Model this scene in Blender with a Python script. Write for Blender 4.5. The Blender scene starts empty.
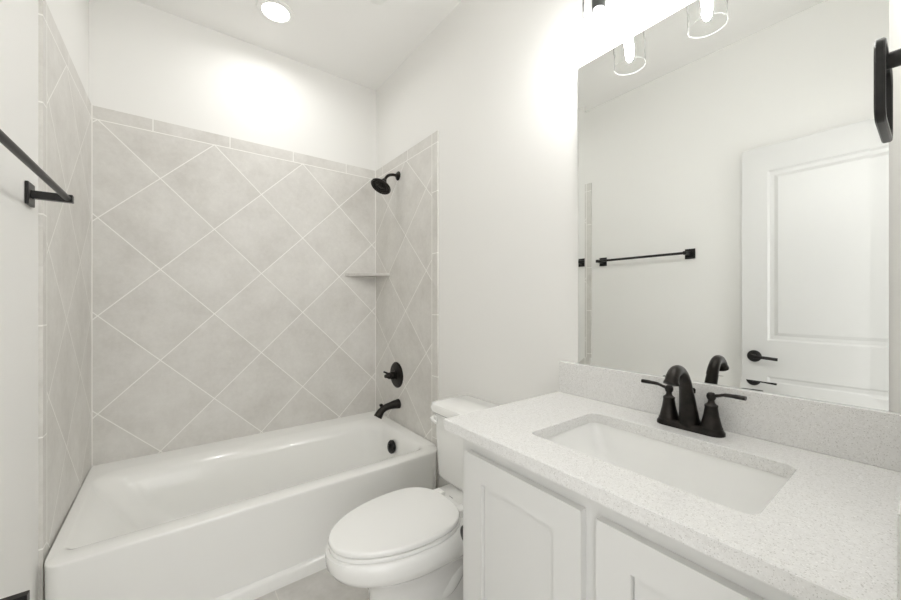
import bpy, bmesh, math, random
from mathutils import Vector, Matrix
random.seed(4)
S = bpy.context.scene
COL = S.collection

# ------------------------------------------------------------------ camera
W, D, H = 1.524, 2.4965, 2.743          # room width, depth of tiled wall, ceiling height
cam_d = bpy.data.cameras.new('camera')
cam = bpy.data.objects.new('camera', cam_d); COL.objects.link(cam)
cam.location = (0.3402, 0.0, 1.175)
cam.rotation_euler = (math.radians(90), 0, math.radians(-36.8245))
cam_d.sensor_width = 36; cam_d.lens = 364.2366 / 901 * 36
cam_d.shift_y = 1.2 / 901
cam_d.clip_start = 0.005
S.camera = cam

# ------------------------------------------------------------------ world, lights, exposure
S.view_settings.view_transform = 'Standard'
S.view_settings.look = 'None'
S.view_settings.gamma = 1
S.view_settings.use_curve_mapping = False
S.view_settings.exposure = 0.12
S.cycles.use_denoising = True
S.cycles.max_bounces = 16
S.cycles.diffuse_bounces = 10
S.cycles.glossy_bounces = 6
S.cycles.transparent_max_bounces = 16
S.cycles.sample_clamp_indirect = 6
wd = bpy.data.worlds.new('hall_daylight'); S.world = wd; wd.use_nodes = True
wd.node_tree.nodes['Background'].inputs[0].default_value = (1.0, 0.99, 0.97, 1)
wd.node_tree.nodes['Background'].inputs[1].default_value = 2.05
BULB = 265.0            # emission of the vanity bulbs
SPOT = 2.6             # power of the downlight over the tub

def spot(name, loc, power, size, ang):
    l = bpy.data.lights.new(name, 'AREA'); l.energy = power; l.shape = 'DISK'; l.size = size; l.spread = math.radians(ang)
    l.color = (1.0, 0.992, 0.985)
    o = bpy.data.objects.new(name, l); COL.objects.link(o); o.location = loc
    return o
DL = (0.765, 2.145)
spot('downlight_beam', (DL[0], DL[1], H - 0.012), SPOT, 0.06, 165)

# ------------------------------------------------------------------ materials
class NT:
    def __init__(s, name):
        s.m = bpy.data.materials.new(name); s.m.use_nodes = True
        s.t = s.m.node_tree; s.b = s.t.nodes['Principled BSDF']
    def n(s, typ, **k):
        nd = s.t.nodes.new(typ)
        for a, v in k.items(): setattr(nd, a, v)
        return nd
    def l(s, a, b): s.t.links.new(a, b)
    def math(s, op, a, b=None, c=None):
        nd = s.n('ShaderNodeMath', operation=op)
        for i, v in enumerate((a, b, c)):
            if v is None: continue
            if isinstance(v, (int, float)): nd.inputs[i].default_value = v
            else: s.l(v, nd.inputs[i])
        return nd.outputs[0]
    def coord(s): return s.n('ShaderNodeTexCoord').outputs['Object']
    def noise(s, scale, detail=3, rough=0.5, vec=None):
        nd = s.n('ShaderNodeTexNoise'); nd.inputs['Scale'].default_value = scale
        nd.inputs['Detail'].default_value = detail; nd.inputs['Roughness'].default_value = rough
        s.l(vec or s.coord(), nd.inputs['Vector']); return nd.outputs[0]
    def ramp(s, f, stops):
        nd = s.n('ShaderNodeValToRGB'); s.l(f, nd.inputs[0]); e = nd.color_ramp.elements
        while len(e) < len(stops): e.new(0.5)
        for i, (p, c) in enumerate(stops): e[i].position = p; e[i].color = (*c, 1)
        return nd.outputs[0]
    def mix(s, f, a, b):
        nd = s.n('ShaderNodeMix', data_type='RGBA')
        for k, v in ((0, f), (6, a), (7, b)):
            if isinstance(v, (int, float)): nd.inputs[k].default_value = v
            elif isinstance(v, tuple): nd.inputs[k].default_value = (*v, 1)
            else: s.l(v, nd.inputs[k])
        return nd.outputs[2]
    def bump(s, h, strength, dist):
        nd = s.n('ShaderNodeBump'); nd.inputs['Strength'].default_value = strength
        nd.inputs['Distance'].default_value = dist; s.l(h, nd.inputs['Height'])
        s.l(nd.outputs[0], s.b.inputs['Normal'])
    def set(s, col=None, rough=None, metal=None, **k):
        if col is not None:
            if isinstance(col, tuple): s.b.inputs['Base Color'].default_value = (*col, 1)
            else: s.l(col, s.b.inputs['Base Color'])
        if rough is not None: s.b.inputs['Roughness'].default_value = rough
        if metal is not None: s.b.inputs['Metallic'].default_value = metal
        for a, v in k.items(): s.b.inputs[a.replace('_', ' ')].default_value = v
        return s

def paint(name, col, rough, bump=0.15, scale=260):
    t = NT(name); t.set(col, rough); t.bump(t.noise(scale, 2), bump, 0.0015); return t.m
M_WALL = paint('wall_paint', (0.82, 0.815, 0.795), 0.6)
M_CEIL = paint('ceiling_paint', (0.86, 0.855, 0.84), 0.8, 0.2, 160)
M_TRIM = paint('trim_paint', (0.84, 0.84, 0.82), 0.35, 0.03, 90)
M_DOOR = paint('door_paint', (0.69, 0.69, 0.68), 0.35, 0.03, 90)
M_CAB = paint('cabinet_paint', (0.70, 0.70, 0.685), 0.35, 0.03, 120)
def gloss(name, col, rough, coat=0.0):
    t = NT(name); t.set(col, rough)
    if coat: t.set(Coat_Weight=coat, Coat_Roughness=0.05)
    v = t.noise(3, 2); t.l(t.math('MULTIPLY_ADD', v, 0.04, rough), t.b.inputs['Roughness'])
    return t.m
M_TUB = gloss('white_acrylic', (0.86, 0.86, 0.84), 0.12, 0.4)
M_CHINA = gloss('white_china', (0.87, 0.87, 0.855), 0.06, 0.5)
M_SEAT = gloss('white_seat_plastic', (0.88, 0.88, 0.865), 0.14)
def bronze():
    t = NT('oil_rubbed_bronze'); n = t.noise(28, 4, 0.6)
    t.set(t.ramp(n, [(0.3, (0.012, 0.011, 0.010)), (0.75, (0.035, 0.030, 0.026))]), 0.33, 0.75); return t.m
M_BRONZE = bronze()
def black():
    t = NT('matte_black_metal'); n = t.noise(60, 3)
    t.set(t.ramp(n, [(0.3, (0.014, 0.014, 0.014)), (0.8, (0.026, 0.025, 0.024))]), 0.36, 0.5); return t.m
M_BLACK = black()
def nickel():
    t = NT('grey_lamp_metal'); n = t.noise(90, 2)
    t.set(t.ramp(n, [(0.3, (0.10, 0.10, 0.10)), (0.8, (0.15, 0.15, 0.145))]), 0.3, 0.9); return t.m
M_NICKEL = nickel()

def quartz():
    t = NT('speckled_white_quartz'); co = t.coord()
    v = t.n('ShaderNodeTexVoronoi'); v.inputs['Scale'].default_value = 620; t.l(co, v.inputs['Vector'])
    sep = t.n('ShaderNodeSeparateColor'); t.l(v.outputs['Color'], sep.inputs[0])
    big = t.noise(9, 4, 0.6, co)
    speck = t.math('LESS_THAN', sep.outputs[0], t.math('MULTIPLY_ADD', big, 0.35, 0.0))
    base = t.ramp(t.noise(120, 4, 0.7, co), [(0.3, (0.71, 0.705, 0.69)), (0.6, (0.78, 0.777, 0.765))])
    dark = t.ramp(sep.outputs[1], [(0.0, (0.52, 0.51, 0.49)), (0.6, (0.72, 0.71, 0.69)), (1.0, (0.90, 0.90, 0.885))])
    t.set(t.mix(speck, base, dark), 0.16); return t.m
M_QUARTZ = quartz()

TS = 0.345     # tile side
HD = 0.2438    # half diagonal
def tile(name, axis, u0, z0, cuts, tick):
    """diagonal tiles inside a straight border: cuts = (umin,umax) of the field, tick = joint origin along the top border"""
    t = NT(name); co = t.coord(); sp = t.n('ShaderNodeSeparateXYZ'); t.l(co, sp.inputs[0])
    u = sp.outputs[axis]; z = sp.outputs[2]; G = 0.0024
    def near(v, period, off=0.0):      # distance to nearest multiple
        a = t.math('DIVIDE', t.math('SUBTRACT', v, off), period)
        fr = t.math('FRACT', t.math('ADD', a, 0.5))
        return t.math('MULTIPLY', t.math('ABSOLUTE', t.math('SUBTRACT', fr, 0.5)), period)
    us = t.math('SUBTRACT', u, u0); zs = t.math('SUBTRACT', z, z0)
    r2 = math.sqrt(2)
    a = t.math('DIVIDE', t.math('ADD', us, zs), r2); b = t.math('DIVIDE', t.math('SUBTRACT', us, zs), r2)
    per = HD * 2 / r2
    field_d = t.math('MINIMUM', near(a, per), near(b, per))
    zb = 2.077
    in_top = t.math('GREATER_THAN', z, zb)
    in_l = t.math('LESS_THAN', u, cuts[0]); in_r = t.math('GREATER_THAN', u, cuts[1])
    side = t.math('MAXIMUM', in_l, in_r)
    top_d = near(u, 0.352, tick); side_d = near(z, 0.352, 1.098)
    d = t.math('ADD', t.math('MULTIPLY', t.math('SUBTRACT', 1, in_top), t.math('ADD', t.math('MULTIPLY', side, side_d), t.math('MULTIPLY', t.math('SUBTRACT', 1, side), field_d))),
               t.math('MULTIPLY', in_top, top_d))
    edge = t.math('MINIMUM', t.math('ABSOLUTE', t.math('SUBTRACT', z, zb)), t.math('MINIMUM', t.math('ABSOLUTE', t.math('SUBTRACT', u, cuts[0])), t.math('ABSOLUTE', t.math('SUBTRACT', u, cuts[1]))))
    d = t.math('MINIMUM', d, edge)
    grout = t.math('LESS_THAN', d, G)
    # stone look
    ia = t.math('FLOOR', t.math('DIVIDE', a, per)); ib = t.math('FLOOR', t.math('DIVIDE', b, per))
    cx = t.n('ShaderNodeCombineXYZ'); t.l(ia, cx.inputs[0]); t.l(ib, cx.inputs[1]); t.l(t.math('MULTIPLY', in_top, 7), cx.inputs[2])
    wn = t.n('ShaderNodeTexWhiteNoise'); t.l(cx.outputs[0], wn.inputs[0])
    off = t.n('ShaderNodeVectorMath', operation='SCALE'); t.l(wn.outputs[1], off.inputs[0]); off.inputs[3].default_value = 6
    ad = t.n('ShaderNodeVectorMath', operation='ADD'); t.l(co, ad.inputs[0]); t.l(off.outputs[0], ad.inputs[1])
    n1 = t.noise(5, 6, 0.62, ad.outputs[0]); n2 = t.noise(45, 4, 0.7, ad.outputs[0])
    f = t.math('ADD', t.math('MULTIPLY', n1, 0.7), t.math('MULTIPLY', n2, 0.3))
    f = t.math('ADD', f, t.math('MULTIPLY', t.math('SUBTRACT', wn.outputs[0], 0.5), 0.05))
    stone = t.ramp(f, [(0.3, (0.57, 0.552, 0.52)), (0.5, (0.655, 0.64, 0.61)), (0.7, (0.735, 0.722, 0.695))])
    t.set(t.mix(grout, stone, (0.86, 0.85, 0.82)), 0.42)
    h = t.math('MINIMUM', t.math('DIVIDE', d, G * 1.6), 1.0)
    t.bump(h, 0.35, 0.0015)
    return t.m
M_TB = tile('tile_back', 0, 0.022, 1.102, (0.0015, 1.5145), 0.235)
M_TR = tile('tile_right', 1, 2.054, 1.112, (1.750, 2.4950), 2.03)
M_TL = tile('tile_left', 1, 1.996, 1.104, (1.732, 2.4950), 2.03)

def floor_mat():
    t = NT('grey_floor_tile'); co = t.coord(); sp = t.n('ShaderNodeSeparateXYZ'); t.l(co, sp.inputs[0])
    def near(v, period, off):
        fr = t.math('FRACT', t.math('ADD', t.math('DIVIDE', t.math('SUBTRACT', v, off), period), 0.5))
        return t.math('MULTIPLY', t.math('ABSOLUTE', t.math('SUBTRACT', fr, 0.5)), period)
    d = t.math('MINIMUM', near(sp.outputs[0], 0.352, 0.657), near(sp.outputs[1], 0.352, 1.260))
    g = t.math('LESS_THAN', d, 0.002)
    n1 = t.noise(4, 6, 0.65, co); n2 = t.noise(30, 4, 0.7, co)
    f = t.math('ADD', t.math('MULTIPLY', n1, 0.7), t.math('MULTIPLY', n2, 0.3))
    stone = t.ramp(f, [(0.3, (0.47, 0.455, 0.43)), (0.5, (0.57, 0.555, 0.53)), (0.7, (0.66, 0.645, 0.62))])
    t.set(t.mix(g, stone, (0.70, 0.68, 0.64)), 0.4); t.bump(t.math('MINIMUM', t.math('DIVIDE', d, 0.003), 1), 0.3, 0.001)
    return t.m
M_FLOOR = floor_mat()
def mirror_mat():
    t = NT('mirror_silver'); t.set((0.85, 0.86, 0.845), 0.0, 1.0); n = t.noise(2, 1); 
    t.l(t.math('MULTIPLY', n, 0.004), t.b.inputs['Roughness']); return t.m
M_MIRROR = mirror_mat()
def glass_mat():
    """thin blown glass: mostly see-through, reflective at grazing angles"""
    m = bpy.data.materials.new('seeded_thin_glass'); m.use_nodes = True; t = m.node_tree; t.nodes.clear()
    o = t.nodes.new('ShaderNodeOutputMaterial'); mx = t.nodes.new('ShaderNodeMixShader')
    tr = t.nodes.new('ShaderNodeBsdfTransparent'); tr.inputs[0].default_value = (0.985, 0.99, 0.985, 1)
    gl = t.nodes.new('ShaderNodeBsdfGlossy'); gl.inputs[0].default_value = (0.9, 0.9, 0.9, 1); gl.inputs['Roughness'].default_value = 0.03
    lw = t.nodes.new('ShaderNodeLayerWeight'); lw.inputs[0].default_value = 0.07
    v = t.nodes.new('ShaderNodeTexVoronoi'); v.inputs['Scale'].default_value = 90
    tc = t.nodes.new('ShaderNodeTexCoord'); bp = t.nodes.new('ShaderNodeBump'); bp.inputs[0].default_value = 0.3; bp.inputs['Distance'].default_value = 0.002
    L = t.links.new
    L(tc.outputs['Object'], v.inputs['Vector']); L(v.outputs[0], bp.inputs['Height']); L(bp.outputs[0], lw.inputs['Normal']); L(bp.outputs[0], gl.inputs['Normal'])
    L(lw.outputs['Fresnel'], mx.inputs[0]); L(tr.outputs[0], mx.inputs[1]); L(gl.outputs[0], mx.inputs[2]); L(mx.outputs[0], o.inputs[0])
    return m
M_GLASS = glass_mat()
def rim_mat():
    t = NT('shade_rim_glass'); n = t.noise(40, 2); t.l(t.math('MULTIPLY_ADD', n, 0.1, 0.1), t.b.inputs['Roughness'])
    t.set((0.93, 0.94, 0.93), None, 0.0); t.set(Alpha=0.22); return t.m
M_RIM = rim_mat()
def emit(name, col, s):
    t = NT(name); t.set((0.9, 0.9, 0.9), 0.4); n = t.noise(5, 1)
    t.b.inputs['Emission Color'].default_value = (*col, 1)
    t.l(t.math('MULTIPLY_ADD', n, s * 0.05, s), t.b.inputs['Emission Strength']); return t.m
M_BULB = emit('lit_bulb', (1.0, 0.992, 0.985), BULB)
M_LENS = emit('lit_downlight_lens', (1.0, 0.99, 0.96), 7)

# ------------------------------------------------------------------ mesh helpers
def obj(name, bm, mat, parent=None, smooth=30):
    bmesh.ops.remove_doubles(bm, verts=bm.verts, dist=1e-6)
    bmesh.ops.recalc_face_normals(bm, faces=bm.faces)
    me = bpy.data.meshes.new(name); bm.to_mesh(me); bm.free()
    me.materials.append(mat)
    if smooth:
        me.polygons.foreach_set('use_smooth', [True] * len(me.polygons))
        me.set_sharp_from_angle(angle=math.radians(smooth))
    o = bpy.data.objects.new(name, me); COL.objects.link(o)
    if parent: o.parent = parent; o.matrix_parent_inverse = parent.matrix_world.inverted()
    return o
def thing(name, label, cat, loc, group=None):
    o = bpy.data.objects.new(name, None); COL.objects.link(o); o.location = loc
    o.empty_display_size = 0.05; o.matrix_world = Matrix.Translation(loc)
    o['label'] = label; o['category'] = cat
    if group: o['group'] = group
    return o
def tag(o, label, cat, group=None):
    o['label'] = label; o['category'] = cat
    if group: o['group'] = group
    return o
def struct(name, bm, mat, label=None, smooth=0):
    o = obj(name, bm, mat, None, smooth); o['kind'] = 'structure'
    if label: o['label'] = label
    return o
def box(x0, x1, y0, y1, z0, z1, bev=0.0, bm=None, seg=2):
    b = bmesh.new()
    bmesh.ops.create_cube(b, size=1)
    for v in b.verts:
        v.co = Vector(((x0 + x1) / 2 + v.co.x * (x1 - x0), (y0 + y1) / 2 + v.co.y * (y1 - y0), (z0 + z1) / 2 + v.co.z * (z1 - z0)))
    if bev: bmesh.ops.bevel(b, geom=b.edges[:], offset=bev, segments=seg, profile=0.5, affect='EDGES')
    if bm is None: return b
    return join(bm, b)
def join(a, b, mtx=None):
    if mtx: bmesh.ops.transform(b, matrix=mtx, verts=b.verts)
    me = bpy.data.meshes.new('tmp'); b.to_mesh(me); b.free(); a.from_mesh(me); bpy.data.meshes.remove(me); return a
def loft(rings, cap0=True, cap1=True, bm=None):
    bm = bm or bmesh.new(); vr = [[bm.verts.new(p) for p in r] for r in rings]; n = len(rings[0])
    for a, b in zip(vr, vr[1:]):
        for i in range(n): bm.faces.new((a[i], a[(i + 1) % n], b[(i + 1) % n], b[i]))
    if cap0: bm.faces.new(vr[0][::-1])
    if cap1: bm.faces.new(vr[-1])
    return bm
def rr(x0, x1, y0, y1, r, z, n=7):
    """rounded rectangle, radii in the order (x0,y0) (x1,y0) (x1,y1) (x0,y1)"""
    if not isinstance(r, (tuple, list)): r = (r,) * 4
    out = []
    for (cx, cy, a0), q in zip(((x0, y0, 180), (x1, y0, 270), (x1, y1, 0), (x0, y1, 90)), r):
        sx = 1 if cx == x0 else -1; sy = 1 if cy == y0 else -1
        ox, oy = cx + sx * q, cy + sy * q
        for i in range(n):
            a = math.radians(a0 + 90 * i / (n - 1)); out.append(Vector((ox + q * math.cos(a), oy + q * math.sin(a), z)))
    return out
def lathe(prof, n=32, org=(0, 0, 0), axis=(0, 0, 1), cap0=True, cap1=True, bm=None):
    M = Matrix.Translation(org) @ Vector((0, 0, 1)).rotation_difference(Vector(axis).normalized()).to_matrix().to_4x4()
    rings = [[M @ Vector((r * math.cos(2 * math.pi * i / n), r * math.sin(2 * math.pi * i / n), z)) for i in range(n)] for r, z in prof]
    return loft(rings, cap0, cap1, bm)
def tube(pts, rad, n=16, bm=None, flat=None):
    """swept tube; rad a number or list; flat=(a,b) squashes the section"""
    pts = [Vector(p) for p in pts]; rings = []
    if isinstance(rad, (int, float)): rad = [rad] * len(pts)
    t0 = (pts[1] - pts[0]).normalized(); up = Vector((0, 0, 1)) if abs(t0.z) < 0.9 else Vector((0, 1, 0))
    side = t0.cross(up).normalized(); prev = t0
    for i, p in enumerate(pts):
        t = (pts[min(i + 1, len(pts) - 1)] - pts[max(i - 1, 0)]).normalized()
        side = prev.rotation_difference(t) @ side; side = (side - t * side.dot(t)).normalized(); prev = t
        u = t.cross(side); fa, fb = flat or (1, 1)
        rings.append([p + rad[i] * (fa * side * math.cos(2 * math.pi * k / n) + fb * u * math.sin(2 * math.pi * k / n)) for k in range(n)])
    return loft(rings, True, True, bm)
def spline(ctrl, n=24):
    """Catmull-Rom through control points"""
    P = [Vector(c) for c in ctrl]; P = [2 * P[0] - P[1]] + P + [2 * P[-1] - P[-2]]; out = []
    for i in range(1, len(P) - 2):
        for k in range(n):
            t = k / n; a, b, c, d = P[i - 1:i + 3]
            out.append(0.5 * ((2 * b) + (c - a) * t + (2 * a - 5 * b + 4 * c - d) * t * t + (-a + 3 * b - 3 * c + d) * t ** 3))
    out.append(P[-2]); return out

# ------------------------------------------------------------------ setting
WX = -0.010       # painted left wall plane
FY = 0.006        # painted front wall plane
BY = D + 0.008
struct('floor', box(WX - 0.1, W + 0.1, -0.12, BY + 0.1, -0.1, 0), M_FLOOR, 'grey stone look tile floor')
struct('ceiling', box(WX - 0.1, W + 0.1, -0.12, BY + 0.1, H, H + 0.1), M_CEIL, 'flat off white ceiling')
struct('wall_left', box(WX - 0.1, WX, FY, BY, 0, H), M_WALL, 'off white painted wall with towel bar')
struct('wall_right', box(W, W + 0.1, FY, BY, 0, H), M_WALL, 'off white painted wall with mirror')
struct('wall_back', box(WX - 0.1, W + 0.1, BY, BY + 0.1, 0, H), M_WALL, 'off white painted wall above the tub tile')
fw = box(0.70, W + 0.1, FY - 0.115, FY, 0, H)
box(WX - 0.1, 0.012, FY - 0.115, FY, 0, H, bm=fw); box(0.012, 0.70, FY - 0.115, FY, 2.06, H, bm=fw)
struct('wall_front', fw, M_WALL, 'off white painted wall with the doorway')
TT = 2.1413
struct('trim_1', box(0.0, W - 0.008, D, BY, 0.3, TT, 0.0), M_TB, 'diagonal grey tile on the back wall')
struct('trim_2', box(W - 0.008, W, 1.694, BY, 0.0, TT, 0.0), M_TR, 'diagonal grey tile behind the shower head')
struct('trim_3', box(WX, 0.0, 1.690, BY, 0.0, TT, 0.0), M_TL, 'diagonal grey tile on the left wall')
bb = box(WX, WX + 0.014, 0.72, 1.688, 0, 0.12, 0.003); struct('baseboard_left', bb, M_TRIM, 'white baseboard on the left wall')
bb = box(W - 0.014, W, 0.87, 1.692, 0, 0.12, 0.003); struct('baseboard_right', bb, M_TRIM, 'white baseboard behind the toilet')

# door, swung open flat against the left wall (seen in the mirror)
def door():
    y0, y1, x0, x1, z0, z1 = 0.020, 0.684, 0.020, 0.055, 0.012, 2.045
    bm = bmesh.new()
    box(x0, x1 - 0.010, y0, y1, z0, z1, bm=bm)
    py0, py1 = y0 + 0.112, y1 - 0.115
    f0 = x1 - 0.012
    for b in ((y0, py0, z0, z1), (py1, y1, z0, z1), (py0, py1, 1.905, z1), (py0, py1, 0.756, 0.955), (py0, py1, z0, 0.24)):
        box(f0, x1, b[0], b[1], b[2], b[3], bm=bm)
    door_o = struct('door_1', bm, M_DOOR, 'white two panel door open against the left wall')
    for pz0, pz1 in ((0.955, 1.905), (0.24, 0.756)):
        def q(d, x): return [Vector((x, a, b)) for a, b in ((py0 + d, pz0 + d), (py1 - d, pz0 + d), (py1 - d, pz1 - d), (py0 + d, pz1 - d))]
        pm = loft([q(0, x1 - 0.001), q(0.010, x1 - 0.008), q(0.022, x1 - 0.0085), q(0.028, x1 - 0.0085), q(0.045, x1 - 0.002)], False, True)
        obj('door_panel', pm, M_DOOR, door_o, 0)
    h = obj('door_handle', lathe([(0.001, 0), (0.033, 0), (0.033, 0.005), (0.027, 0.010), (0.012, 0.012), (0.011, 0.045), (0.001, 0.047)], 28, (x1, 0.626, 0.862), (1, 0, 0), False, False), M_BLACK, door_o)
    obj('lever', tube(spline([(x1 + 0.04, 0.634, 0.862), (x1 + 0.047, 0.60, 0.862), (x1 + 0.050, 0.56, 0.861), (x1 + 0.048, 0.516, 0.858)], 6), 0.0085, 12, flat=(0.7, 1)), M_BLACK, h)
    obj('latch_plate', box(x0 + 0.006, x1 - 0.006, y1, y1 + 0.002, 0.835, 0.89), M_BLACK, door_o, 0)
    for z in (0.25, 1.05, 1.85):
        obj('hinge', tube([(x1 + 0.002, y0 - 0.002, z - 0.045), (x1 + 0.002, y0 - 0.002, z + 0.045)], 0.006, 10), M_BLACK, door_o)
door()

# ------------------------------------------------------------------ bathtub
def bathtub():
    t = thing('bathtub', 'white alcove bathtub set between the tiled walls', 'bathtub', (0.76, 2.05, 0))
    e = 0.0015; x0, x1, y1 = e, W - 0.008 - e, D - e
    R = (0.04, 0.07, 0.004, 0.004)
    def taper(P):      # the ends draw in a little towards the front apron
        for p in P:
            sl = min(1, max(0, (2.45 - p.y) / 0.80)); sr = min(1, max(0, (1.98 - p.y) / 0.34))
            xl = x0 + 0.007 * sl; xr = x1 - 0.006 * sr
            p.x = xl + (p.x - x0) / (x1 - x0) * (xr - xl)
        return P
    R = (0.045, 0.095, 0.004, 0.004)
    def out(y0, z): return taper(rr(x0, x1, y0, y1, R, z, 9))
    zt = 0.363
    def inn(xa, xb, ya, yb, r, z): return taper(rr(xa, xb, ya, yb, r, z, 9))
    rings = [out(1.612, 0.0), out(1.612, 0.040), out(1.617, 0.050), out(1.630, 0.055), out(1.632, 0.10), out(1.624, 0.340),
             out(1.6215, 0.355), out(1.6228, 0.3605), out(1.6275, zt),
             inn(0.030, 1.455, 1.694, 2.375, (0.03, 0.05, 0.10, 0.10), zt),
             inn(0.036, 1.443, 1.704, 2.352, (0.035, 0.06, 0.11, 0.11), zt - 0.004),
             inn(0.045, 1.433, 1.708, 2.325, (0.035, 0.06, 0.12, 0.12), zt - 0.014),
             inn(0.058, 1.424, 1.711, 2.300, (0.035, 0.06, 0.12, 0.12), zt - 0.030),
             inn(0.080, 1.416, 1.713, 2.288, (0.07, 0.07, 0.12, 0.12), zt - 0.055),
             inn(0.150, 1.398, 1.725, 2.272, (0.09, 0.08, 0.12, 0.12), 0.20),
             inn(0.215, 1.380, 1.742, 2.255, (0.12, 0.09, 0.12, 0.13), 0.11),
             inn(0.270, 1.365, 1.765, 2.235, (0.12, 0.09, 0.11, 0.12), 0.075),
             inn(0.330, 1.335, 1.800, 2.200, (0.10, 0.08, 0.10, 0.10), 0.060)]
    obj('tub_shell', loft(rings), M_TUB, t, 50)
    # overflow cover on the drain end, drain in the floor of the tub
    o = obj('overflow_cover', lathe([(0.036, 0), (0.040, 0.004), (0.040, 0.014), (0.034, 0.020), (0.001, 0.022)], 32, (1.404, 2.015, 0.277), (-1, 0, 0.12), False, False), M_BLACK, t)
    tg = box(1.374, 1.384, 2.007, 2.023, 0.262, 0.30, 0.003); obj('overflow_lever', tg, M_BLACK, o)
    obj('tub_drain', lathe([(0.001, 0.004), (0.030, 0.004), (0.034, 0.001)], 28, (1.24, 2.02, 0.060), (0, 0, 1), False, False), M_BLACK, t)
bathtub()

# ------------------------------------------------------------------ shower and tub fittings (dark bronze, right wall)
XT = W - 0.008
def fittings():
    yv = 2.150
    t = thing('shower_fixture', 'dark bronze round shower head on a bent wall arm', 'shower head', (XT, yv, 2.009))
    obj('flange', lathe([(0.030, 0), (0.030, 0.004), (0.022, 0.012), (0.012, 0.015), (0.012, 0.02)], 28, (XT, yv, 2.009), (-1, 0, 0), False, True), M_BRONZE, t)
    n = Vector((-0.50, -0.10, -0.86)).normalized()
    c = Vector((1.388, yv - 0.004, 1.916))
    obj('shower_arm', tube(spline([(XT - 0.004, yv, 2.009), (XT - 0.045, yv, 2.008), (XT - 0.08, yv, 1.992), c - n * 0.046], 7), 0.0095, 14), M_BRONZE, t)
    h = obj('spray_head', lathe([(0.014, -0.056), (0.019, -0.044), (0.016, -0.036), (0.024, -0.026), (0.048, -0.015), (0.063, -0.006), (0.068, 0.0), (0.068, 0.006), (0.064, 0.011), (0.059, 0.006), (0.045, 0.008), (0.042, 0.005), (0.026, 0.008), (0.023, 0.005), (0.001, 0.009)], 40, c, n, True, False), M_BRONZE, t)
    q = Vector((0, 0, 1)).rotation_difference(n); rb = bmesh.new()
    for r_, k in ((0.014, 6), (0.034, 14), (0.052, 22)):
        for i in range(k):
            a = 2 * math.pi * i / k
            p = c + q @ Vector((r_ * math.cos(a), r_ * math.sin(a), 0.008)); lathe([(0.0022, -0.001), (0.0014, 0.003)], 6, p, n, False, True, rb)
    obj('nozzles', rb, M_BLACK, h, 0)
    t = thing('shower_valve', 'dark bronze round valve plate with lever above the tub spout', 'shower valve', (XT, 2.17, 0.682))
    obj('valve_plate', lathe([(0.086, 0), (0.086, 0.004), (0.078, 0.010), (0.030, 0.014), (0.026, 0.018), (0.026, 0.045), (0.022, 0.05)], 40, (XT, 2.17, 0.682), (-1, 0, 0), False, True), M_BRONZE, t)
    hd = obj('valve_handle', lathe([(0.020, 0.048), (0.022, 0.052), (0.022, 0.062), (0.016, 0.070), (0.012, 0.078), (0.012, 0.086), (0.009, 0.09)], 28, (XT, 2.17, 0.682), (-1, 0, 0), True, True), M_BRONZE, t)
    obj('lever', tube(spline([(XT - 0.062, 2.17, 0.690), (XT - 0.070, 2.185, 0.700), (XT - 0.078, 2.205, 0.705)], 6), [0.0075] * 7 + [0.006] * 6, 12), M_BRONZE, hd)
    t = thing('tub_spout', 'dark bronze tub spout with diverter pull below the valve', 'tub spout', (XT, 2.15, 0.49))
    pts = spline([(XT, 2.145, 0.495), (XT - 0.05, 2.145, 0.493), (XT - 0.098, 2.145, 0.484), (XT - 0.130, 2.145, 0.464), (XT - 0.152, 2.145, 0.432)], 7)
    k = len(pts)
    obj('spout_body', tube(pts, [0.032 - 0.010 * min(1, i / (k * 0.35)) + (0.007 * max(0, (i / k - 0.65) * 2.8)) for i in range(k)], 20), M_BRONZE, t)
    obj('diverter_knob', lathe([(0.006, 0), (0.006, 0.018), (0.011, 0.022), (0.012, 0.032), (0.007, 0.036)], 16, (XT - 0.125, 2.145, 0.478), (-0.1, 0, 1)), M_BRONZE, t)
    # tiled corner shelf
    z0, z1 = 1.353, 1.369
    a = [(XT, D), (1.283, D), (1.300, D - 0.018), (XT - 0.02, D - 0.205), (XT, D - 0.222)]
    bm = loft([[Vector((x, y, z)) for x, y in a] for z in (z0, z1)])
    tag(obj('corner_shelf', bm, M_TSH, None, 0), 'small grey tile shelf in the corner below the shower head', 'shelf')
def shelf_mat():
    t = NT('shelf_stone'); n = t.noise(18, 5, 0.6)
    t.set(t.ramp(n, [(0.3, (0.50, 0.48, 0.45)), (0.7, (0.62, 0.60, 0.57))]), 0.4); return t.m
M_TSH = shelf_mat()
fittings()

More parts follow.
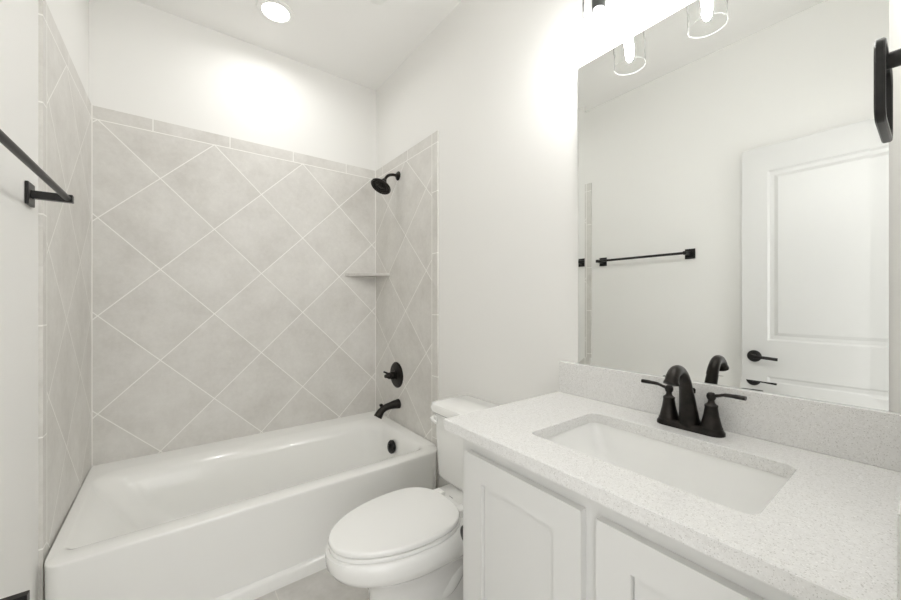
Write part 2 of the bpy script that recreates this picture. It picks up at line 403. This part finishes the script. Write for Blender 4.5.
# ------------------------------------------------------------------ toilet
YC = 1.165
def egg(cx, yc, front, back, hw, z, n=48, p=2.0, pb=2.5):
    out = []
    for i in range(n):
        a = 2 * math.pi * i / n; c, s = math.cos(a), math.sin(a)
        if c < 0: x = cx - front * abs(c) ** (2 / p); y = hw * math.copysign(abs(s) ** (2 / p), s)
        else: x = cx + back * abs(c) ** (2 / pb); y = hw * math.copysign(abs(s) ** (2 / pb), s)
        out.append(Vector((x, yc + y, z)))
    return out
def toilet():
    t = thing('toilet', 'white two piece toilet with closed lid between tub and vanity', 'toilet', (1.15, YC, 0))
    E = lambda cx, f, b, hw, z, pb=2.5: egg(cx, YC, f, b, hw, z, 48, 2.0, pb)
    rings = [E(1.12, 0.262, 0.31, 0.125, 0.0, 5), E(1.12, 0.262, 0.31, 0.125, 0.02, 5), E(1.12, 0.252, 0.31, 0.117, 0.035, 5),
             E(1.11, 0.238, 0.31, 0.108, 0.10, 5), E(1.10, 0.232, 0.32, 0.106, 0.17, 5), E(1.08, 0.232, 0.34, 0.115, 0.225, 5),
             E(1.05, 0.262, 0.38, 0.145, 0.262, 4), E(1.03, 0.290, 0.40, 0.172, 0.290, 3.5), E(1.02, 0.298, 0.30, 0.181, 0.318, 2.6),
             E(1.02, 0.300, 0.24, 0.180, 0.345, 2.4), E(1.02, 0.299, 0.22, 0.174, 0.359, 2.3), E(1.02, 0.286, 0.22, 0.165, 0.363, 2.3)]
    obj('bowl', loft(rings), M_CHINA, t, 60)
    # trapway relief on the visible side, foot bolt caps
    tw = tube(spline([(0.98, YC - 0.03, 0.13), (1.06, YC - 0.058, 0.115), (1.13, YC - 0.078, 0.13), (1.20, YC - 0.078, 0.19), (1.27, YC - 0.078, 0.215), (1.34, YC - 0.075, 0.16), (1.38, YC - 0.075, 0.04)], 12), 0.036, 24)
    obj('trapway', tw, M_CHINA, t, 60)
    for s in (-1, 1):
        obj('bolt_cap', lathe([(0.014, 0), (0.014, 0.01), (0.010, 0.018), (0.001, 0.022)], 16, (1.16, YC + s * 0.145, 0.0)), M_CHINA, t)
    # deck under the tank
    dk = loft([rr(1.20, 1.50, YC - 0.10, YC + 0.10, 0.04, 0.20), rr(1.18, 1.50, YC - 0.155, YC + 0.155, 0.05, 0.29), rr(1.17, 1.50, YC - 0.160, YC + 0.160, 0.05, 0.343), rr(1.176, 1.495, YC - 0.154, YC + 0.154, 0.05, 0.350)])
    obj('rear_deck', dk, M_CHINA, t, 50)
    # seat ring and lid
    def slab(z0, z1, cx, f, b, hw, r, pb):
        k = []
        for i in range(5):
            a = math.pi / 2 * i / 4; k.append((r * (1 - math.sin(a)), z0 + r * (1 - math.cos(a))))
        for i in range(5):
            a = math.pi / 2 * i / 4; k.append((r * (1 - math.cos(a)), z1 - r * (1 - math.sin(a))))
        return loft([E(cx, f - d, b - d, hw - d, z, pb) for d, z in k])
    obj('seat', slab(0.3635, 0.3775, 1.02, 0.289, 0.180, 0.169, 0.004, 2.6), M_SEAT, t, 50)
    ld = slab(0.3795, 0.399, 1.02, 0.290, 0.175, 0.170, 0.007, 2.6)
    ldo = obj('seat_lid', ld, M_SEAT, t, 50)
    for s in (-1, 1):
        hg = box(1.185, 1.225, YC + s * 0.075 - 0.022, YC + s * 0.075 + 0.022, 0.360, 0.390, 0.006); obj('hinge', hg, M_SEAT, t)
    # tank: front bulges a little, narrower at the bottom
    def tk(x0, y, z, r=0.035): return rr(x0, 1.505, YC - y, YC + y, (r, 0.02, 0.02, r), z, 8)
    tank = loft([tk(1.335, 0.232, 0.3502), tk(1.322, 0.250, 0.356), tk(1.316, 0.257, 0.372), tk(1.310, 0.262, 0.52), tk(1.304, 0.267, 0.654)])
    obj('tank', tank, M_CHINA, t, 40)
    lid = loft([rr(1.298, 1.512, YC - 0.270, YC + 0.270, 0.035, 0.654, 8), rr(1.288, 1.516, YC - 0.280, YC + 0.280, 0.04, 0.663, 8), rr(1.286, 1.517, YC - 0.282, YC + 0.282, 0.04, 0.682, 8),
                rr(1.292, 1.514, YC - 0.277, YC + 0.277, 0.038, 0.697, 8), rr(1.310, 1.505, YC - 0.260, YC + 0.260, 0.034, 0.705, 8)])
    obj('tank_lid', lid, M_CHINA, t, 40)
    fl = obj('flush_lever', lathe([(0.017, 0), (0.017, 0.006), (0.011, 0.012), (0.010, 0.020), (0.001, 0.021)], 20, (1.3045, YC + 0.245, 0.628), (-1, 0, 0), False, False), M_SEAT, t)
    obj('lever_arm', tube(spline([(1.286, YC + 0.250, 0.629), (1.280, YC + 0.232, 0.628), (1.280, YC + 0.200, 0.622)], 5), 0.008, 12, flat=(0.7, 1)), M_SEAT, fl)
    obj('seat_hinge_mark', box(1.215, 1.2165, YC - 0.012, YC + 0.012, 0.3905, 0.3915), M_NICKEL, t, 0)
toilet()

# ------------------------------------------------------------------ vanity
VY0, VY1 = 0.012, 0.808
XF = 0.990; XD = 0.972
def vanity():
    t = thing('vanity_cabinet', 'white shaker vanity cabinet with two doors under the sink', 'vanity cabinet', (1.25, 0.42, 0))
    th = 0.016
    b = box(XF + 0.018, W - 0.002, VY1 - th, VY1, 0.0, 0.798)           # end panels
    box(XF + 0.018, W - 0.002, VY0, VY0 + th, 0.0, 0.798, bm=b)
    box(XF + 0.018, W - 0.002, VY0 + th, VY1 - th, 0.09, 0.106, bm=b)   # bottom
    box(W - 0.012, W - 0.002, VY0 + th, VY1 - th, 0.106, 0.798, bm=b)   # back
    box(XF + 0.075, XF + 0.09, VY0 + th, VY1 - th, 0.0, 0.09, bm=b)     # toe kick
    obj('cabinet_box', b, M_CAB, t, 0)
    f = box(XF, XF + 0.018, VY1 - 0.040, VY1, 0.09, 0.798)
    box(XF, XF + 0.018, VY0, VY0 + 0.040, 0.09, 0.798, bm=f)
    box(XF, XF + 0.018, 0.382, 0.422, 0.13, 0.752, bm=f)
    box(XF, XF + 0.018, VY0 + 0.040, VY1 - 0.040, 0.752, 0.798, bm=f)
    box(XF, XF + 0.018, VY0 + 0.040, VY1 - 0.040, 0.09, 0.13, bm=f)
    obj('face_frame', f, M_CAB, t, 0)
    for y0, y1 in ((0.418, 0.776), (0.028, 0.386)):
        z0, z1, s = 0.115, 0.764, 0.066
        d = box(XD, XF - 0.001, y0, y0 + s, z0, z1, 0)
        box(XD, XF - 0.001, y1 - s, y1, z0, z1, 0, bm=d)
        box(XD, XF - 0.001, y0 + s, y1 - s, z1 - s, z1, 0, bm=d)
        box(XD, XF - 0.001, y0 + s, y1 - s, z0, z0 + s, 0, bm=d)
        do = obj('cabinet_door', d, M_CAB, t, 0)
        obj('recessed_panel', box(XD + 0.0100, XF - 0.003, y0 + s + 0.0014, y1 - s - 0.0014, z0 + s + 0.0014, z1 - s - 0.0014), M_CAB, do, 0)
vanity()

CT = 0.831; SX = 1.503
def counter():
    x0, x1, y0, y1 = 0.964, W - 0.0005, FY + 0.002, 0.866
    hx0, hx1, hy0, hy1 = 1.076, 1.374, 0.173, 0.640
    c = thing('countertop', 'speckled white quartz vanity top with a sink cutout', 'countertop', (1.25, 0.43, 0.80))
    bm = bmesh.new(); zt, zb = CT, CT - 0.030
    def ringv(pts): 
        vs = [bm.verts.new(p) for p in pts]; return vs
    outer = rr(x0 + 0.002, x1, y0, y1 - 0.002, 0.002, zt, 3); outer2 = rr(x0, x1, y0, y1, 0.003, zt - 0.002, 3); outer3 = rr(x0, x1, y0, y1, 0.003, zb, 3)
    hole = rr(hx0 - 0.0015, hx1 + 0.0015, hy0 - 0.0015, hy1 + 0.0015, 0.024, zt, 8); hole2 = rr(hx0, hx1, hy0, hy1, 0.024, zt - 0.002, 8); hole3 = rr(hx0, hx1, hy0, hy1, 0.024, zb, 8)
    O = [ringv(o) for o in (outer, outer2, outer3)]; Hh = [ringv(h) for h in (hole, hole2, hole3)]
    for A in (O, Hh):
        for a, b in zip(A, A[1:]):
            n = len(a)
            for i in range(n): bm.faces.new((a[i], a[(i + 1) % n], b[(i + 1) % n], b[i]))
    for lvl in (0, 2):
        ed = []
        for r in (O[lvl], Hh[lvl]):
            n = len(r)
            for i in range(n): ed.append(bm.edges.get((r[i], r[(i + 1) % n])) or bm.edges.new((r[i], r[(i + 1) % n])))
        bmesh.ops.triangle_fill(bm, use_beauty=True, edges=ed)
    obj('quartz_slab', bm, M_QUARTZ, c, 0)
    tag(obj('backsplash', box(SX, x1, y0, 0.864, CT + 0.0002, 0.9465, 0.0012, seg=1), M_QUARTZ, None, 0), 'low speckled quartz backsplash running under the mirror', 'backsplash')
    tag(obj('side_splash', box(0.962, SX - 0.0002, y0, y0 + 0.018, CT + 0.0002, 0.9465, 0.0012, seg=1), M_QUARTZ, None, 0), 'short quartz side splash at the right end of the countertop', 'side splash')
    # undermount basin
    s = thing('sink', 'white rectangular undermount sink basin set in the quartz', 'sink', (1.226, 0.404, 0.66))
    g = 0.004; zs = zb - 0.001
    R = [rr(hx0 - 0.022, hx1 + 0.022, hy0 - 0.022, hy1 + 0.022, 0.03, zs, 8), rr(hx0 - g, hx1 + g, hy0 - g, hy1 + g, 0.028, zs, 8),
         rr(hx0 - g + 0.003, hx1 + g - 0.003, hy0 - g + 0.003, hy1 + g - 0.003, 0.028, zs - 0.006, 8),
         rr(hx0 + 0.008, hx1 - 0.008, hy0 + 0.010, hy1 - 0.016, 0.035, zs - 0.055, 8),
         rr(hx0 + 0.018, hx1 - 0.018, hy0 + 0.025, hy1 - 0.045, 0.045, zs - 0.095, 8),
         rr(hx0 + 0.034, hx1 - 0.034, hy0 + 0.045, hy1 - 0.075, 0.045, zs - 0.112, 8),
         rr(hx0 + 0.070, hx1 - 0.070, hy0 + 0.100, hy1 - 0.130, 0.04, zs - 0.120, 8),
         rr(1.218, 1.232, 0.395, 0.409, 0.006, zs - 0.123, 8)]
    ob = [rr(1.216, 1.234, 0.393, 0.411, 0.006, zs - 0.133, 8), rr(hx0 + 0.02, hx1 - 0.02, hy0 + 0.03, hy1 - 0.06, 0.045, zs - 0.122, 8),
          rr(hx0 - 0.004, hx1 + 0.004, hy0 - 0.004, hy1 + 0.004, 0.035, zs - 0.05, 8), rr(hx0 - 0.022, hx1 + 0.022, hy0 - 0.022, hy1 + 0.022, 0.03, zs - 0.012, 8)]
    obj('basin', loft(R + ob + [R[0]], False, False), M_CHINA, s, 50)
    obj('sink_drain', lathe([(0.024, 0), (0.022, 0.003), (0.001, 0.004)], 24, (1.225, 0.402, zs - 0.1215), (0, 0, 1), False, False), M_BRONZE, s)
counter()

def faucet():
    x, y, z = 1.449, 0.402, CT
    t = thing('sink_faucet', 'dark bronze two handle gooseneck faucet behind the sink', 'faucet', (x, y, z))
    def st(a, b, h, inset=0):      # stadium outline along y
        return rr(x - b, x + b, y - a, y + a, b * 0.98, z + h, 10)
    obj('base_plate', loft([st(0.081, 0.027, 0.0), st(0.081, 0.027, 0.007), st(0.078, 0.0245, 0.011), st(0.076, 0.023, 0.016), st(0.073, 0.020, 0.018)]), M_BRONZE, t, 40)
    for s in (-1, 1):
        yy = y + s * 0.0508
        hd = obj('handle', lathe([(0.0255, 0.012), (0.0255, 0.018), (0.0235, 0.021), (0.0222, 0.027), (0.0172, 0.048), (0.0143, 0.069), (0.0150, 0.071), (0.0150, 0.075), (0.0115, 0.077), (0.0080, 0.081), (0.0070, 0.087), (0.0095, 0.091), (0.0112, 0.097), (0.0100, 0.103), (0.006, 0.107), (0.001, 0.108)], 28, (x, yy, z), (0, 0, 1), True, False), M_BRONZE, t)
        obj('lever', tube(spline([(x, yy, z + 0.098), (x - 0.001, yy + s * 0.016, z + 0.102), (x - 0.002, yy + s * 0.030, z + 0.1065), (x - 0.003, yy + s * 0.052, z + 0.1075), (x - 0.004, yy + s * 0.073, z + 0.1075)], 6),
                          [0.0055] * 6 + [0.005] * 6 + [0.0060] * 6 + [0.0068] * 6 + [0.0064], 14, flat=(1.15, 0.8)), M_BRONZE, hd)
    pts = spline([(x, y, z + 0.012), (x - 0.006, y, z + 0.05), (x - 0.018, y, z + 0.098), (x - 0.036, y, z + 0.139), (x - 0.061, y, z + 0.162), (x - 0.086, y, z + 0.164), (x - 0.104, y, z + 0.152), (x - 0.111, y, z + 0.138)], 8)
    k = len(pts); rad = []
    for i in range(k):
        u = i / (k - 1)
        if u < 0.05: r_ = 0.0265
        elif u < 0.32: r_ = 0.0245 - (u - 0.05) / 0.27 * 0.0085
        elif u < 0.60: r_ = 0.0160 - (u - 0.32) / 0.28 * 0.0025
        else: r_ = 0.0135 + (u - 0.60) / 0.40 * 0.0025
        rad.append(r_)
    obj('spout', tube(pts, rad, 24), M_BRONZE, t, 50)
    dirv = (pts[-1] - pts[-3]).normalized()
    obj('aerator', lathe([(0.0165, -0.004), (0.0178, 0.0), (0.0178, 0.004), (0.014, 0.005)], 28, pts[-1], dirv), M_BRONZE, t)
    lr = lathe([(0.003, 0), (0.003, 0.085), (0.0065, 0.088), (0.0070, 0.097), (0.004, 0.101)], 14, (x + 0.0235, y, z + 0.005))
    obj('lift_rod', lr, M_BRONZE, t)
faucet()

# ------------------------------------------------------------------ mirror
def mirror():
    y0, y1, z0, z1 = 0.0593, 0.7895, 0.947, 2.030
    xm = 1.5185; w = 0.026; tilt = math.radians(2.6); e = w * math.tan(tilt)
    m = thing('wall_mirror', 'large frameless wall mirror hanging above the vanity', 'mirror', (xm, 0.42, z0))
    bm = loft([[Vector((xm, a, b)) for a, b in ((y0 + w, z0 + w), (y1 - w, z0 + w), (y1 - w, z1 - w), (y0 + w, z1 - w))]], False, True)
    box(xm + 0.0005, W - 0.0002, y0, y1, z0, z1, bm=bm)
    obj('mirror_glass', bm, M_MIRROR, m, 0)
    o = [Vector((xm - e, a, b)) for a, b in ((y0, z0), (y1, z0), (y1, z1), (y0, z1))]
    i = [Vector((xm, a, b)) for a, b in ((y0 + w, z0 + w), (y1 - w, z0 + w), (y1 - w, z1 - w), (y0 + w, z1 - w))]
    bv = loft([o, i], False, False)
    k = [Vector((xm + 0.0005, p.y, p.z)) for p in o]; loft([o, k], False, False, bv)
    obj('bevelled_edge', bv, M_MIRROR, m, 0)
mirror()

# ------------------------------------------------------------------ vanity light
def vanity_light():
    yc, zc, xs = 0.415, 2.265, 1.420
    t = thing('vanity_light', 'three bulb vanity light with clear glass shades above the mirror', 'wall light', (W, yc, zc))
    obj('back_plate', box(W - 0.022, W - 0.0005, yc - 0.30, yc + 0.30, zc - 0.055, zc + 0.055, 0.004), M_NICKEL, t, 0)
    for dy in (-0.235, 0, 0.235):
        y = yc + dy
        obj('arm', tube(spline([(W - 0.022, y, zc), (xs + 0.03, y, zc + 0.004), (xs + 0.004, y, zc - 0.02), (xs, y, zc - 0.06)], 6), 0.008, 12), M_NICKEL, t)
        obj('socket', lathe([(0.010, 0.0), (0.026, -0.004), (0.027, -0.012), (0.0215, -0.016), (0.0205, -0.100), (0.018, -0.102)], 28, (xs, y, zc - 0.055), (0, 0, 1)), M_NICKEL, t)
        n = 48; zt, zb = zc - 0.068, 2.004
        sh = lathe([(0.023, zt - zb), (0.042, zt - zb - 0.001), (0.0475, zt - zb - 0.008), (0.049, zt - zb - 0.02), (0.0505, 0.003), (0.0508, 0.0), (0.0490, 0.0), (0.0487, 0.003)], n, (xs, y, zb), (0, 0, 1), False, False)
        obj('glass_shade', sh, M_GLASS, t, 60)
        obj('shade_rim', tube([(xs + 0.0499 * math.cos(2 * math.pi * q / 48), y + 0.0499 * math.sin(2 * math.pi * q / 48), zb) for q in range(49)], 0.0008, 8), M_RIM, t)
        bz = zc - 0.155
        obj('bulb', lathe([(0.011, 0.0), (0.011, -0.010), (0.013, -0.022), (0.0135, -0.060), (0.011, -0.078), (0.006, -0.087), (0.001, -0.089)], 24, (xs, y, bz), (0, 0, 1), True, False), M_BULB, t)
vanity_light()

# ------------------------------------------------------------------ bars, ring, holders
def towel_bar():
    z, y0, y1 = 1.487, 0.975, 1.588
    t = thing('towel_bar', 'black towel bar on square wall plates on the left wall', 'towel bar', (WX, 1.28, z))
    obj('rod', tube([(0.072, y0 - 0.012, z), (0.072, y1 + 0.012, z)], 0.0085, 20), M_BLACK, t)
    for y in (y0, y1):
        p = obj('post', box(WX + 0.008, 0.084, y - 0.010, y + 0.010, z - 0.0115, z + 0.0115, 0.0015), M_BLACK, t, 0)
        obj('wall_plate', box(WX + 0.0002, WX + 0.0085, y - 0.030, y + 0.030, z - 0.033, z + 0.033, 0.002), M_BLACK, p, 0)
towel_bar()
def towel_ring():
    xc, z = 1.205, 1.540
    t = thing('towel_ring', 'black towel ring above the right end of the countertop', 'towel ring', (xc, FY, z))
    obj('wall_plate', box(xc - 0.024, xc + 0.024, FY + 0.0002, FY + 0.008, z - 0.024, z + 0.024, 0.002), M_BLACK, t, 0)
    obj('post', tube([(xc, FY + 0.007, z), (xc, FY + 0.040, z)], 0.0120, 20), M_BLACK, t)
    yr = FY + 0.0425; hw = 0.075; zt, zb = z + 0.012, z - 0.108; r = 0.022; w = 0.0095
    out = []
    for i in range(2): pass
    A = rr(xc - hw, xc + hw, zb, zt, r, 0, 8); B = rr(xc - hw + w, xc + hw - w, zb + w, zt - w, r - w * 0.5, 0, 8)
    f = lambda P, y: [Vector((p.x, y, p.y)) for p in P]
    C = rr(xc - hw + 0.002, xc + hw - 0.002, zb + 0.002, zt - 0.002, r - 0.002, 0, 8); Dn = rr(xc - hw + w - 0.002, xc + hw - w + 0.002, zb + w - 0.002, zt - w + 0.002, r - w * 0.5, 0, 8)
    bm = loft([f(C, yr - 0.0055), f(A, yr - 0.0035), f(A, yr + 0.0035), f(C, yr + 0.0055), f(Dn, yr + 0.0055), f(B, yr + 0.0035), f(B, yr - 0.0035), f(Dn, yr - 0.0055), f(C, yr - 0.0055)], False, False)
    obj('ring', bm, M_BLACK, t, 40)
towel_ring()
def paper_holders():
    z = 0.478
    xc = 1.045
    t = thing('toilet_paper_holder', 'black round ended paper holder on the vanity side by the toilet', 'toilet paper holder', (xc, VY1, z))
    obj('wall_plate', lathe([(0.026, 0), (0.026, 0.006), (0.018, 0.010), (0.010, 0.012), (0.010, 0.036)], 28, (xc, VY1 + 0.0003, z), (0, 1, 0), False, True), M_BLACK, t)
    obj('holder_arm', tube([(xc - 0.012, VY1 + 0.031, z), (xc + 0.145, VY1 + 0.031, z)], 0.0085, 16), M_BLACK, t)
    obj('end_cap', lathe([(0.018, 0), (0.028, 0.003), (0.028, 0.008), (0.018, 0.011)], 24, (xc - 0.022, VY1 + 0.031, z), (1, 0, 0)), M_BLACK, t)
    y, z = 1.300, 0.468
    t = thing('robe_hook', 'black square post on a wall plate low on the left wall', 'wall hook', (WX, y, z))
    p = obj('post', box(WX + 0.008, 0.055, y - 0.011, y + 0.011, z - 0.012, z + 0.012, 0.0015), M_BLACK, t, 0)
    obj('wall_plate', box(WX + 0.0002, WX + 0.0085, y - 0.030, y + 0.030, z - 0.033, z + 0.033, 0.002), M_BLACK, p, 0)
paper_holders()

# ------------------------------------------------------------------ ceiling fittings
def ceiling_bits():
    t = thing('recessed_downlight', 'lit round recessed downlight in the ceiling over the tub', 'downlight', (DL[0], DL[1], H))
    obj('trim_ring', lathe([(0.093, -0.0002), (0.092, -0.004), (0.078, -0.008), (0.068, -0.006), (0.066, -0.0004)], 48, (DL[0], DL[1], H), (0, 0, 1), False, False), M_TRIM, t)
    obj('light_lens', lathe([(0.066, -0.004), (0.055, -0.006), (0.001, -0.007)], 48, (DL[0], DL[1], H), (0, 0, 1), False, False), M_LENS, t)
    tag(obj('sprinkler_cover', lathe([(0.045, -0.0003), (0.045, -0.006), (0.040, -0.009), (0.001, -0.010)], 36, (1.165, 1.725, H), (0, 0, 1), True, False), M_TRIM), 'small round white cover plate on the ceiling at the photo top edge', 'ceiling cover')
ceiling_bits()
